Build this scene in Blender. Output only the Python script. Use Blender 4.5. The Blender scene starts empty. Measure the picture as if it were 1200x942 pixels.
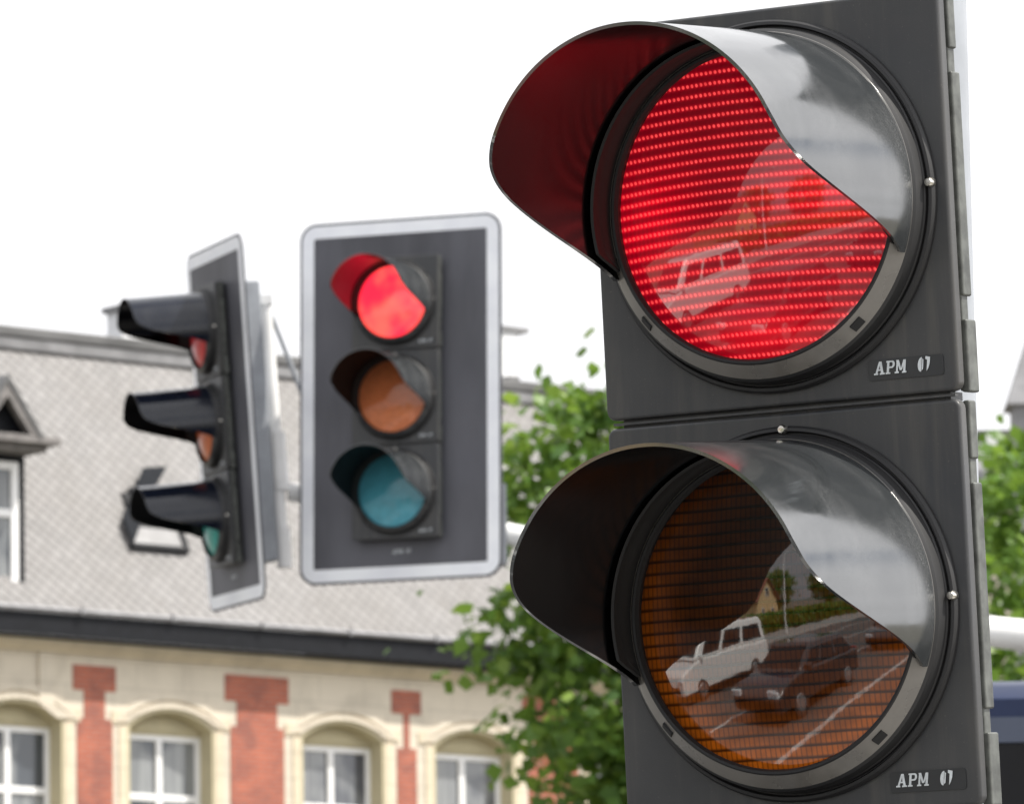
import bpy, bmesh, math, random
from mathutils import Vector, Matrix, Euler
R_=math.radians
random.seed(7)
sc=bpy.context.scene
COL=sc.collection

# ------------------------------------------------------------------ helpers
class MB:
    def __init__(s): s.bm=bmesh.new(); s.mi=0
    def _f(s,vs):
        f=s.bm.faces.new(vs); f.material_index=s.mi; return f
    def box(s,x0,x1,y0,y1,z0,z1,M=None):
        v=[Vector((x,y,z)) for z in (z0,z1) for y in (y0,y1) for x in (x0,x1)]
        if M is not None: v=[M@p for p in v]
        b=[s.bm.verts.new(p) for p in v]
        for q in ((0,2,3,1),(4,5,7,6),(0,1,5,4),(2,6,7,3),(0,4,6,2),(1,3,7,5)): s._f([b[i] for i in q])
        return s
    def hexa(s,p):   # 8 points: bottom ring 4, top ring 4
        b=[s.bm.verts.new(Vector(q)) for q in p]
        for q in ((3,2,1,0),(4,5,6,7),(0,1,5,4),(1,2,6,5),(2,3,7,6),(3,0,4,7)): s._f([b[i] for i in q])
        return s
    def prism(s,pts,d):
        """closed prism from a 3D polygon moved along d"""
        d=Vector(d); a=[s.bm.verts.new(Vector(p)) for p in pts]; b=[s.bm.verts.new(Vector(p)+d) for p in pts]
        n=len(pts)
        s._f(a); s._f(b[::-1])
        for i in range(n): s._f([a[i],b[i],b[(i+1)%n],a[(i+1)%n]])
        return s
    def tube(s,pts,rad,n=16,caps=True):
        pts=[Vector(p) for p in pts]; rings=[]
        if not hasattr(rad,'__len__'): rad=[rad]*len(pts)
        for i,p in enumerate(pts):
            t=(pts[min(i+1,len(pts)-1)]-pts[max(i-1,0)]).normalized()
            a=Vector((0,0,1)) if abs(t.z)<.9 else Vector((1,0,0))
            u=t.cross(a).normalized(); w=t.cross(u)
            rings.append([s.bm.verts.new(p+(u*math.cos(2*math.pi*k/n)+w*math.sin(2*math.pi*k/n))*rad[i]) for k in range(n)])
        for a,b in zip(rings,rings[1:]):
            for k in range(n): s._f([a[k],a[(k+1)%n],b[(k+1)%n],b[k]])
        if caps: s._f(rings[0][::-1]); s._f(rings[-1])
        return s
    def lathe(s,prof,n=96,cap_first=False,cap_last=False,c=(0,0,0)):
        """profile of (r,y) turned round the local Y axis"""
        rings=[]; c=Vector(c)
        for r,y in prof:
            if r<1e-6: rings.append([s.bm.verts.new(c+Vector((0,y,0)))])
            else: rings.append([s.bm.verts.new(c+Vector((r*math.sin(2*math.pi*k/n),y,r*math.cos(2*math.pi*k/n)))) for k in range(n)])
        for a,b in zip(rings,rings[1:]):
            for k in range(n):
                k2=(k+1)%n
                if len(a)==1 and len(b)==1: continue
                if len(a)==1: s._f([a[0],b[k2],b[k]])
                elif len(b)==1: s._f([a[k],a[k2],b[0]])
                else: s._f([a[k],a[k2],b[k2],b[k]])
        if cap_first and len(rings[0])>1: s._f(rings[0][::-1])
        if cap_last and len(rings[-1])>1: s._f(rings[-1])
        return s
    def build(s,name,mats,parent=None,smooth=30,bevel=0,seg=2,loc=None):
        bm=s.bm
        bmesh.ops.recalc_face_normals(bm,faces=bm.faces)
        me=bpy.data.meshes.new(name); bm.to_mesh(me); bm.free()
        for m in (mats if isinstance(mats,(list,tuple)) else [mats]): me.materials.append(m)
        if smooth:
            for p in me.polygons: p.use_smooth=True
            me.set_sharp_from_angle(angle=R_(smooth))
        o=bpy.data.objects.new(name,me); COL.objects.link(o)
        if parent: o.parent=parent
        if loc: o.location=loc
        if bevel:
            b=o.modifiers.new('bevel','BEVEL'); b.width=bevel; b.segments=seg; b.limit_method='ANGLE'; b.angle_limit=R_(40); b.harden_normals=True
        return o
def tag(o,label=None,cat=None,group=None,kind=None):
    if label: o['label']=label
    if cat: o['category']=cat
    if group: o['group']=group
    if kind: o['kind']=kind
    return o
def empty(name,loc,rot=(0,0,0)):
    o=bpy.data.objects.new(name,None); o.empty_display_size=.2; COL.objects.link(o)
    o.location=loc; o.rotation_euler=rot; return o
def copy_tree(o,parent=None):
    c=o.copy(); COL.objects.link(c)
    if parent: c.parent=parent
    for ch in list(o.children): copy_tree(ch,c)
    return c
def rrect(w,h,r,n=8):
    out=[]
    for cx,cz,a0 in ((w/2-r,h/2-r,0),(-w/2+r,h/2-r,90),(-w/2+r,-h/2+r,180),(w/2-r,-h/2+r,270)):
        for k in range(n+1):
            a=R_(a0+90*k/n); out.append((cx+r*math.cos(a),cz+r*math.sin(a)))
    return out

# ------------------------------------------------------------------ materials
class NT:
    def __init__(s,m): s.t=m.node_tree; s.n=s.t.nodes; s.l=s.t.links
    def new(s,t,**k):
        n=s.n.new(t)
        for a,b in k.items(): setattr(n,a,b)
        return n
    def put(s,sock,v):
        if isinstance(v,bpy.types.NodeSocket): s.l.new(v,sock)
        elif v is not None: sock.default_value=v
    def m(s,op,a,b=None,c=None):
        n=s.new('ShaderNodeMath',operation=op)
        s.put(n.inputs[0],a)
        if b is not None: s.put(n.inputs[1],b)
        if c is not None: s.put(n.inputs[2],c)
        return n.outputs[0]
    def mix(s,f,a,b,blend='MIX'):
        n=s.new('ShaderNodeMix',data_type='RGBA',blend_type=blend); s.put(n.inputs[0],f); s.put(n.inputs[6],a); s.put(n.inputs[7],b); return n.outputs[2]
    def sstep(s,x,a,b,lo=0.,hi=1.):
        n=s.new('ShaderNodeMapRange',interpolation_type='SMOOTHSTEP'); s.put(n.inputs[0],x)
        for i,v in ((1,a),(2,b),(3,lo),(4,hi)): n.inputs[i].default_value=v
        return n.outputs[0]
    def noise(s,scale,detail=4,rough=.55,vec=None,dist=0):
        n=s.new('ShaderNodeTexNoise'); n.inputs['Scale'].default_value=scale; n.inputs['Detail'].default_value=detail
        n.inputs['Roughness'].default_value=rough; n.inputs['Distortion'].default_value=dist
        if vec is not None: s.l.new(vec,n.inputs['Vector'])
        return n.outputs['Fac']
    def obj(s): return s.new('ShaderNodeTexCoord').outputs['Object']
    def xyz(s,v):
        n=s.new('ShaderNodeSeparateXYZ'); s.l.new(v,n.inputs[0]); return n.outputs
    def comb(s,x,y,z):
        n=s.new('ShaderNodeCombineXYZ')
        for i,v in enumerate((x,y,z)): s.put(n.inputs[i],v)
        return n.outputs[0]
    def scale(s,v,k):
        n=s.new('ShaderNodeVectorMath',operation='MULTIPLY'); s.l.new(v,n.inputs[0]); n.inputs[1].default_value=k; return n.outputs[0]
def c4(c): return (c[0],c[1],c[2],1)
def mat(name,col=(.5,.5,.5),rough=.5,metal=0,ior=1.5,var=.15,vscale=6,detail=5,bump=0,bscale=60,rvar=0,coat=0,coat_rough=.05,coat_ior=1.5,stretch=None):
    m=bpy.data.materials.new(name); m.use_nodes=True; t=NT(m); b=t.n['Principled BSDF']
    b.inputs['Roughness'].default_value=rough; b.inputs['Metallic'].default_value=metal; b.inputs['IOR'].default_value=ior
    b.inputs['Coat Weight'].default_value=coat; b.inputs['Coat Roughness'].default_value=coat_rough; b.inputs['Coat IOR'].default_value=coat_ior
    v=t.obj()
    if stretch: v=t.scale(v,stretch)
    f=t.noise(vscale,detail,.6,v)
    lo=tuple(x*(1-var) for x in col); hi=tuple(min(1,x*(1+var)) for x in col)
    t.put(b.inputs['Base Color'],t.mix(t.sstep(f,.3,.7),c4(lo),c4(hi)))
    if rvar: t.put(b.inputs['Roughness'],t.sstep(f,.3,.75,max(.01,rough-rvar),rough+rvar))
    if bump:
        bn=t.new('ShaderNodeBump'); bn.inputs['Strength'].default_value=1; bn.inputs['Distance'].default_value=bump
        t.put(bn.inputs['Height'],t.noise(bscale,4,.6,v)); t.l.new(bn.outputs[0],b.inputs['Normal'])
    return m
M={}
def housing_mat():
    m=bpy.data.materials.new('weathered_black_plastic'); m.use_nodes=True; t=NT(m); b=t.n['Principled BSDF']; v=t.obj()
    n1=t.noise(5,6,.6,v,.3); st=t.noise(16,5,.65,t.scale(v,(2.6,1,.16)),.5); sp=t.noise(330,2,.5,v)
    c=t.mix(t.sstep(n1,.3,.7),(.037,.039,.043,1),(.054,.055,.056,1))
    c=t.mix(t.sstep(st,.46,.76,0,.65),c,(.085,.082,.075,1)); c=t.mix(t.sstep(sp,.66,.74,0,.5),c,(.11,.105,.095,1))
    t.put(b.inputs['Base Color'],c); t.put(b.inputs['Roughness'],t.sstep(n1,.3,.75,.33,.5))
    bn=t.new('ShaderNodeBump'); bn.inputs['Distance'].default_value=.00012; t.put(bn.inputs['Height'],t.noise(700,3,.6,v)); t.l.new(bn.outputs[0],b.inputs['Normal'])
    return m
M['housing']=housing_mat()
M['dark']=mat('black_rubber',(.012,.012,.013),.6)
M['bezel']=mat('satin_grey_ring',(.165,.155,.14),.3,var=.15,ior=1.75,rvar=.06,vscale=20)
M['ringdark']=mat('dark_ring_edge',(.02,.02,.021),.55,var=.15)
M['hinge']=mat('weathered_hinge_plastic',(.085,.09,.082),.45,var=.4,vscale=45)
M['screw']=mat('bright_screw_steel',(.75,.72,.66),.22,metal=1)
M['letter']=mat('pale_lettering',(.62,.66,.68),.5,var=.12,vscale=200)
M['plate']=mat('label_black',(.03,.032,.035),.35)
M['board']=mat('charcoal_sheet',(.085,.086,.1),.5,var=.3,vscale=2.2,stretch=(1.5,1,.35))
M['border']=mat('white_reflective_film',(.9,.92,.97),.4,var=.06)
M['galv']=mat('pale_painted_steel',(.8,.8,.79),.4,var=.1,vscale=3)
M['steel']=mat('grey_painted_steel',(.3,.32,.35),.45,var=.15)

def visor_mat(name,base,ior,dust_add=.13):
    m=bpy.data.materials.new(name); m.use_nodes=True; t=NT(m); b=t.n['Principled BSDF']
    v=t.obj(); n1=t.noise(9,6,.65,v,.6); n2=t.noise(620,3,.6,v)
    st=t.noise(9,6,.62,v,1.)
    dust=t.m('MULTIPLY',t.sstep(st,.38,.95),t.sstep(n2,.2,.85))
    t.put(b.inputs['Base Color'],t.mix(dust,base,tuple(q+dust_add for q in base[:3])+(1,)))
    t.put(b.inputs['Roughness'],t.m('ADD',t.sstep(n1,.3,.75,.06,.2),t.m('MULTIPLY',dust,.12)))
    b.inputs['IOR'].default_value=ior
    bn=t.new('ShaderNodeBump'); bn.inputs['Distance'].default_value=.0009; bn.inputs['Strength'].default_value=.35
    t.put(bn.inputs['Height'],t.noise(11,2,.5,v)); t.l.new(bn.outputs[0],b.inputs['Normal'])
    return m
M['visor']=visor_mat('glossy_dusty_visor',(.026,.029,.031,1),2.2)
M['visor_dark']=visor_mat('glossy_black_visor',(.006,.008,.015,1),1.45,.02)
M['visor_in_far']=mat('matte_visor_inside',(.004,.004,.0045),.45,ior=1.2,var=.2)
M['visor_in']=mat('visor_inside',(.0025,.0025,.003),.17,ior=1.4,var=.2,bump=.0006,bscale=14)
M['collar']=mat('matte_black_collar',(.012,.012,.012),.6)

def lens_mat(name,base,ior,lit=None,dots=False,grid=False,crough=.032,saw=.016,lo=.12):
    m=bpy.data.materials.new(name); m.use_nodes=True; t=NT(m); b=t.n['Principled BSDF']
    v=t.obj(); x,y,z=t.xyz(v)
    b.inputs['Roughness'].default_value=.3; b.inputs['Specular IOR Level'].default_value=.15
    b.inputs['Coat Weight'].default_value=1; b.inputs['Coat IOR'].default_value=ior; b.inputs['Coat Roughness'].default_value=crough
    cb=t.new('ShaderNodeBump'); cb.inputs['Distance'].default_value=.00007; t.put(cb.inputs['Height'],t.noise(22,3,.55,v,.3)); t.l.new(cb.outputs[0],b.inputs['Coat Normal'])
    if grid:
        wob=t.m('MULTIPLY',t.m('SINE',t.m('MULTIPLY',x,60.)),.0003)
        fv=t.m('FRACT',t.m('DIVIDE',t.m('ADD',z,wob),.0118)); fu=t.m('FRACT',t.m('DIVIDE',x,.0056))
        ln=t.m('MULTIPLY',t.sstep(fv,.0,.28),t.sstep(fv,.98,.8)); vn=t.m('MULTIPLY',t.sstep(fu,.0,.3,.45,1.),t.sstep(fu,1.,.75,.45,1.))
        k=t.m('MULTIPLY',ln,vn); k=t.m('MULTIPLY',k,t.sstep(t.noise(40,3,.6,v),.25,.75,.55,1.))
        rr=t.m('SQRT',t.m('ADD',t.m('MULTIPLY',x,x),t.m('MULTIPLY',z,z))); rim=t.sstep(rr,.09,.152,.40,1.7) if saw>.01 else 1.  # scattered light painted into the base colour: dim lens centre, bright outer annulus
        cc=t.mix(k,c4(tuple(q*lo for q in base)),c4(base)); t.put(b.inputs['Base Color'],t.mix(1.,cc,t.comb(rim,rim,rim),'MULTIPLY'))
        bn=t.new('ShaderNodeBump'); bn.inputs['Distance'].default_value=saw; t.put(bn.inputs['Height'],t.m('SUBTRACT',1.,fv)); t.l.new(bn.outputs[0],b.inputs['Normal'])
    else:
        b.inputs['Base Color'].default_value=c4(base)
    if lit:
        if dots:
            zz=t.m('ADD',z,t.m('MULTIPLY',t.m('MULTIPLY',x,x),.22))
            fv=t.m('SUBTRACT',t.m('FRACT',t.m('DIVIDE',zz,.0109)),.5)
            fu=t.m('SUBTRACT',t.m('FRACT',t.m('ADD',t.m('DIVIDE',x,.0053),t.m('MULTIPLY',fv,.55))),.5)
            d2=t.m('ADD',t.m('POWER',t.m('DIVIDE',fu,.36),2.),t.m('POWER',t.m('DIVIDE',fv,.20),2.))
            dot=t.sstep(d2,1.25,.1)
            line=t.sstep(t.m('ABSOLUTE',fv),.42,.05)
            def blob(cx,cz,rx,rz):
                q=t.m('ADD',t.m('POWER',t.m('DIVIDE',t.m('SUBTRACT',x,cx),rx),2.),t.m('POWER',t.m('DIVIDE',t.m('SUBTRACT',z,cz),rz),2.)); return t.m('POWER',2.718,t.m('MULTIPLY',q,-1.))
            hot=t.m('ADD',t.m('ADD',t.m('MULTIPLY',blob(-.12,-.01,.05,.05),1.1),t.m('MULTIPLY',blob(.09,.01,.07,.035),1.25)),t.m('MULTIPLY',blob(0,-.09,.14,.05),.35))
            hot=t.m('ADD',hot,t.m('MULTIPLY',t.noise(26,3,.6,v),.35))
            gl=t.m('MULTIPLY',t.m('ADD',t.m('MULTIPLY',hot,.75),.22),t.m('ADD',t.m('MULTIPLY',line,.72),.28))
            vl=t.m('ADD',t.m('MULTIPLY',t.m('SINE',t.m('MULTIPLY',x,2*math.pi/.0053)),.12),.88)
            gl=t.m('MULTIPLY',gl,vl)
            gs=t.m('MINIMUM',gl,1.6); bg=t.comb(t.m('ADD',t.m('MULTIPLY',gs,.95),.05),t.m('MULTIPLY',gs,.003),t.m('ADD',t.m('MULTIPLY',gs,.018),.003))
            jit=t.sstep(t.noise(300,2,.5,v),.3,.7,.55,1.1)
            dd=t.m('MULTIPLY',dot,jit); boost=t.m('MULTIPLY',blob(0.,-.128,.06,.02),.35)
            col=t.mix(dd,bg,(1.2,.085,.085,1))
            col=t.mix(1.,col,t.comb(boost,t.m('MULTIPLY',boost,.004),t.m('MULTIPLY',boost,.012)),'ADD'); t.put(b.inputs['Emission Color'],col); b.inputs['Emission Strength'].default_value=lit
        else:
            n=t.noise(7,2,.5,v)
            t.put(b.inputs['Emission Color'],t.mix(t.sstep(n,.4,.65),(1.,.02,.05,1),(1.,.09,.07,1))); b.inputs['Emission Strength'].default_value=lit
    return m
M['lens_red_near']=lens_mat('lit_red_led_lens',(.12,.0,.003),1.85,lit=.85,dots=True)
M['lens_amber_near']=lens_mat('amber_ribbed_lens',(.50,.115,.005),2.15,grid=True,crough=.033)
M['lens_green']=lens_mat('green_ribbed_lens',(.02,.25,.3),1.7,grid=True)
M['lens_red_far']=lens_mat('lit_red_lens',(.25,.0,.005),1.5,lit=1.5)
M['lens_amber_far']=lens_mat('amber_lens',(.98,.29,.11),1.5,grid=True,crough=.03,saw=.0015,lo=.5)
M['lens_green_far']=lens_mat('green_lens',(.13,.55,.70),1.5,grid=True,crough=.03,saw=.0015,lo=.5)
M['lens_amber_side']=lens_mat('amber_side_lens',(.75,.17,.05),1.2,crough=.05)
M['lens_green_side']=lens_mat('green_side_lens',(.03,.42,.38),1.2,crough=.05)
M['lens_red_side']=lens_mat('bright_red_lens',(.75,.03,.045),1.2,crough=.05)

# ------------------------------------------------------------------ signal heads
PITCH=.402; W=.392; H=.394; LR=.156; DEP=-.022; SAG=.017
def arc_pts(cx,cz,r,a0,a1,n,y): return [(cx+r*math.sin(R_(a0+(a1-a0)*k/n)),y,cz+r*math.cos(R_(a0+(a1-a0)*k/n))) for k in range(n+1)]
def visor_len(phi): return sum(visor_len0(phi+k*1.2) for k in range(-5,6))/11
def visor_len0(phi):
    tab=[(0,.250),(40,.249),(70,.246),(80,.229),(85,.200),(90,.165),(94,.130),(100,.078),(106,.030),(111,.004),(114,.002),(180,.002)]
    a=abs(phi)
    for (p0,l0),(p1,l1) in zip(tab,tab[1:]):
        if a<=p1: return l0+(l1-l0)*(a-p0)/(p1-p0)
def make_visor(ls=1.):
    mb=MB(); bm=mb.bm; N=160; K=14; r0=.1655; th=.0035
    droop=R_(1.5); cols={}
    phis=[-111+222*k/N for k in range(N+1)]
    def P(phi,l,r):
        a=R_(phi); rr=r+.0055*max(0,1-l/.25)
        return Vector((rr*math.sin(a),-l,rr*math.cos(a)-l*math.tan(droop)))
    for side,r in (('o',r0),('i',r0-th)):
        for i,ph in enumerate(phis):
            L=max(.0015,visor_len(ph))*ls*1.045
            for k in range(K+1): cols[side,i,k]=bm.verts.new(P(ph,L*k/K,r))
    for i in range(N):
        for k in range(K):
            mb._f([cols['o',i,k],cols['o',i+1,k],cols['o',i+1,k+1],cols['o',i,k+1]])
            mb.mi=1; mb._f([cols['i',i,k],cols['i',i,k+1],cols['i',i+1,k+1],cols['i',i+1,k]]); mb.mi=0
        mb._f([cols['o',i,K],cols['o',i+1,K],cols['i',i+1,K],cols['i',i,K]])
        mb._f([cols['o',i,0],cols['i',i,0],cols['i',i+1,0],cols['o',i+1,0]])
    for i in (0,N):
        for k in range(K): mb._f([cols['o',i,k],cols['o',i,k+1],cols['i',i,k+1],cols['i',i,k]])
    return mb
def make_lens(SAG=SAG):
    mb=MB(); prof=[]; Rd=(LR*LR+SAG*SAG)/(2*SAG)
    for k in range(25):
        r=LR*k/24; prof.append((r,-(math.sqrt(Rd*Rd-r*r)-(Rd-SAG))))
    mb.lathe(prof,128); return mb
def make_letters(mb,x,z,h,y,d):
    """A P M in slab-serif capitals, slanted a little; strokes sit at slightly different depths"""
    k=[0]
    def st(p):
        k[0]+=1; yy=y-d-.00004*k[0]
        mb.prism([(x+(px+pz*.12)*h,yy,z+pz*h) for px,pz in p],(0,d*.9,0))
    # A
    st([(.10,.08),(.26,.08),(.52,1),(.36,1)]); st([(.38,1),(.56,1),(.80,.08),(.60,.08)]); st([(.25,.30),(.68,.30),(.68,.42),(.25,.42)])
    st([(.0,0),(.34,0),(.34,.12),(.0,.12)]); st([(.50,0),(.90,0),(.90,.12),(.50,.12)])
    # P
    st([(1.08,.05),(1.26,.05),(1.26,.95),(1.08,.95)]); st([(1.0,0),(1.38,0),(1.38,.12),(1.0,.12)])
    bowl=[(1.0,.88),(1.0,1),(1.5,1)]+[(1.5+.22*math.sin(R_(a)),.72+.28*math.cos(R_(a))) for a in range(15,180,15)]+[(1.5,.44),(1.2,.44),(1.2,.56),(1.46,.56)]+[(1.46+.1*math.sin(R_(a)),.72+.16*math.cos(R_(a))) for a in range(165,0,-15)]+[(1.46,.88)]
    st(bowl)
    # M
    st([(1.88,.05),(2.02,.05),(2.02,.95),(1.88,.95)]); st([(2.48,.05),(2.66,.05),(2.66,.95),(2.48,.95)])
    st([(1.84,1),(2.06,1),(2.34,.22),(2.20,.22)]); st([(2.26,.22),(2.36,.22),(2.66,1),(2.46,1)])
    st([(1.78,0),(2.12,0),(2.12,.12),(1.78,.12)]); st([(2.40,0),(2.76,0),(2.76,.12),(2.40,.12)])
    # mark: half disc and a hooked blade
    st([(4.02,1.05)]+[(4.02-.3*math.sin(R_(a)),.5+.55*math.cos(R_(a))) for a in range(15,180,15)]+[(4.02,-.05)])
    st([(4.07,.95),(4.17,.85),(4.17,.15),(4.07,.05)])
    st([(4.34,1.1),(4.72,1.02),(4.72,.55),(4.62,.18),(4.5,-.02),(4.5,.8),(4.34,.9)])
def make_head(name,loc,rot,lens_mats,board=False,bx=0,by=.06,vis=None,sag=SAG):
    vis=vis or M['visor']
    root=empty(name,loc,rot)
    for i in range(3):
        zc=-PITCH*i
        # housing: door plate, recessed seam, deep body
        mb=MB()
        mb.prism([(x,0,zc+z) for x,z in rrect(W,H,.009,4)],(0,.016,0))
        mb.box(-W/2+.008,W/2-.008,.0162,.030,zc-H/2+.004,zc+H/2-.004)
        mb.prism([(x,.0302,zc+z) for x,z in rrect(W-.028,H,.012,4)],(0,.008,0))
        if board: mb.box(-.168,.168,.0384,by-.0005,zc-.192,zc+.192)
        else: mb.hexa([(-.165,.0384,zc-.192),(.165,.0384,zc-.192),(.11,.15,zc-.185),(-.11,.15,zc-.185),(-.165,.0384,zc+.192),(.165,.0384,zc+.192),(.11,.15,zc+.185),(-.11,.15,zc+.185)])
        h=mb.build('housing',M['housing'],root,bevel=.0035,seg=2)
        if i<2:   # strip in the joint between two sections
            mb=MB(); zj=zc-PITCH/2
            mb.box(-W/2+.014,W/2-.014,.010,.036,zj-.0039,zj+.0039)
            mb.box(-W/2+.006,W/2-.006,.0035,.0098,zj-.0012,zj+.0012)
            mb.build('joint_strip',M['housing'],root)
        # hinge lugs on the right, each with a gap
        hg=MB()
        for a,b,xx,yy in ((.139,.196,.0015,.034),(-.104,.116,.002,.037),(-.198,-.127,.003,.041)):
            hg.box(W/2-.006,W/2+xx,.0185,yy,zc+a,zc+b)
        hg.box(W/2-.008,W/2-.001,.0185,.0335,zc-.197,zc+.195)
        hg.build('hinge_strip',M['hinge'],root,bevel=.002,seg=2)
        # bezel
        mb=MB(); mb.mi=2; mb.lathe([(.176,.012),(.1845,.0),(.1845,-.005),(.1825,-.0085),(.1795,-.009),(.1775,-.004),(.1762,-.004),(.1760,-.0085),(.1750,-.010),(.1742,-.0225)],160)
        mb.lathe([(.1742,-.0225),(.1738,-.0245),(.1712,-.0272)],160); mb.mi=0; mb.lathe([(.1712,-.0272),(.1580,-.0385)],160)
        mb.mi=1; mb.lathe([(.1580,-.0385),(.1565,-.0397),(.1540,-.0392),(.1520,-.034),(.1565,-.020),(.158,-.012)],160)
        bmesh.ops.remove_doubles(mb.bm,verts=mb.bm.verts,dist=1e-6)
        # dark slots in the face of the ring
        for ang in (230,140):
            a=R_(ang); c=Vector((.1655*math.sin(a),-.0325,.1655*math.cos(a)))
            u=Vector((math.cos(a),0,-math.sin(a))); w=Vector((math.sin(a),1.18,math.cos(a))).normalized(); n=u.cross(w).normalized()
            Mx=Matrix((u,w,n)).transposed().to_4x4(); Mx.translation=c
            mb.mi=1; mb.box(-.007,.007,-.0042,.0042,-.0012,.0012,Mx)
        bz=mb.build('bezel',[M['bezel'] if not board else M['housing'],M['dark'],M['ringdark']],root,smooth=22,loc=(0,0,zc))
        # visor
        vs=make_visor(1.25 if board else 1.).build('visor',[vis,M['visor_in_far' if board and i else 'visor_in']],root,smooth=40,loc=(0,-.0245,zc))
        mb=MB(); N=112; mb_c=[]
        for k in range(N+1):
            ph=-109+218*k/N; a=R_(ph); q=min(1,max(.05,(visor_len(ph)-.003)/.047))
            mb_c.append([mb.bm.verts.new((r*math.sin(a),y*q,r*math.cos(a))) for r,y in ((.1628,-.001),(.1600,-.001),(.1596,-.030),(.1603,-.031),(.1600,-.046),(.1628,-.047))])
        for a,b in zip(mb_c,mb_c[1:]):
            for j in range(6): mb._f([a[j],b[j],b[(j+1)%6],a[(j+1)%6]])
        mb._f(mb_c[0]); mb._f(mb_c[-1][::-1])
        mb.build('collar',M['collar'],vs,smooth=50)
        for ang,rr,yy in ((88,.181,-.008),(-62,.181,-.008),(2,.181,-.008))[:2 if i==0 else 3]:
            a=R_(ang); mb=MB(); mb.lathe([(0,-.006),(.0035,-.0055),(.0048,-.003),(.0048,.004)],14,c=(rr*math.sin(a),yy,rr*math.cos(a)))
            mb.build('screw',M['screw'],bz)
        # lens
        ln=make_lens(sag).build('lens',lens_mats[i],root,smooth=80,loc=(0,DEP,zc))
        ln['label']=('lit red lens','unlit amber lens','unlit green lens')[i]
        # name plate
        mb=MB(); mb.prism([(.1405+x,-.0012,zc-.1705+z) for x,z in rrect(.082,.0205,.003,3)],(0,.003,0))
        pl=mb.build('name_plate',M['plate'],root)
        mb=MB(); make_letters(mb,.106,zc-.1755,.0128,-.0014,.0006); mb.build('lettering',M['letter'],pl,smooth=0)
    if board:
        BW,BH=.9155,1.547; zc=-PITCH
        mb=MB(); mb.prism([(bx+x,by,zc+z) for x,z in rrect(BW,BH,.075,10)],(0,.005,0)); bd=mb.build('backboard',M['board'],root)
        mb=MB(); o=rrect(BW-.022,BH-.022,.066,10); n_=rrect(BW-.13,BH-.13,.008,10)
        for k in range(len(o)):
            k2=(k+1)%len(o); a,b,c,d=o[k],o[k2],n_[k2],n_[k]
            q=[mb.bm.verts.new((bx+p[0],by-.0022,zc+p[1])) for p in (a,b,c,d)]; mb._f(q)
        bmesh.ops.remove_doubles(mb.bm,verts=mb.bm.verts,dist=1e-5)
        mb.build('white_border',M['border'],bd,smooth=0)
        mb=MB(); make_letters(mb,-.035,zc-.655,.017,by-.0012,.0006); mb.build('lettering',M['letter'],bd,smooth=0)
        mb=MB(); mb.box(-.17,.17,by+.0055,by+.155,zc-.60,zc+.60); mb.build('rear_housing',M['steel'],root,bevel=.01)
    return root
def rot3(yaw,tilt,lean):
    return (Matrix.Rotation(R_(yaw),3,'Z')@Matrix.Rotation(R_(tilt),3,'X')@Matrix.Rotation(R_(lean),3,'Y'))
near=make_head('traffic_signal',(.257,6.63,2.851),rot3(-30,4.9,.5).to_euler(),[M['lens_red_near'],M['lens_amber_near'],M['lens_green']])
tag(near,'large dark traffic signal close up with lit red lens and glossy deep visors','traffic signal')
# post behind the near head
mb=MB(); mb.tube([(.42,6.93,0),(.42,6.93,3.25)],.057,28); mb.lathe([(0,0),(.1,0),(.1,.02),(0,.02)],24,c=(0,0,0)) if False else None
post=mb.build('signal_post',M['steel'])
mb=MB(); mb.tube([(.42,6.93,3.25),(.42,6.93,3.275)],[.06,.045],28); mb.build('post_cap',M['steel'],post)
for z in (2.9,2.1):
    mb=MB(); mb.box(.36,.46,6.78,6.90,z-.03,z+.03); mb.build('bracket',M['steel'],post)
tag(post,'grey steel post standing behind the large close traffic signal','post')

def far_root(center,yaw,tilt,lean,bx=0,by=.06):
    Rm=rot3(yaw,tilt,lean); return Vector(center)-Rm@Vector((bx,by,-PITCH)),Rm.to_euler()
l,r=far_root((-.471,28.456,6.005),-20.5,-.3,.6)
sr=make_head('traffic_signal',l,r,[M['lens_red_far'],M['lens_amber_far'],M['lens_green_far']],True,sag=.022)
tag(sr,'white-bordered hanging traffic signal facing forward, its top lens glowing red','traffic signal','signals hanging from the mast arm')
l,r=far_root((-1.223,28.757,5.951),-72.6,4.26,2.8,.02,.055)
sl=make_head('traffic_signal',l,r,[M['lens_red_side'],M['lens_amber_side'],M['lens_green_side']],True,.02,.055,M['visor_dark'],.034)
tag(sl,'traffic signal turned edge-on with three visors pointing left of the roof','traffic signal','signals hanging from the mast arm')
for ch in sl.children:
    if ch.name.startswith('lens') and ch.get('label')=='lit red lens': ch['label']='unlit red lens'

# ------------------------------------------------------------------ mast arm
arm=empty('mast_arm_pole',(6.2,28.75,0))
def rel(p): return Vector(p)-Vector((6.2,28.75,0))
mb=MB(); mb.tube([rel((6.2,28.75,0)),rel((6.2,28.75,4.9))],[.15,.11],28); mb.build('mast',M['galv'],arm)
mb=MB(); mb.tube([rel(p) for p in ((6.2,28.75,4.52),(1.98,28.75,5.02),(-.05,28.75,5.47),(-.95,28.75,5.66))],[.085,.066,.046,.042],24); mb.build('arm',M['galv'],arm)
mb=MB(); mb.tube([rel((-1.045,28.72,6.50)),rel((-.975,28.72,5.33))],.026,18)
mb.tube([rel((-1.003,28.72,5.91)),rel((-.983,28.72,5.66))],.036,18); mb.tube([rel((-.978,28.72,5.50)),rel((-.972,28.72,5.33))],.031,18)
mb.build('hanger_tube',M['galv'],arm)
mb=MB(); mb.tube([rel((-1.04,28.72,6.47)),rel((-.76,28.73,5.72))],.011,10); mb.build('brace',M['steel'],arm)
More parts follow.
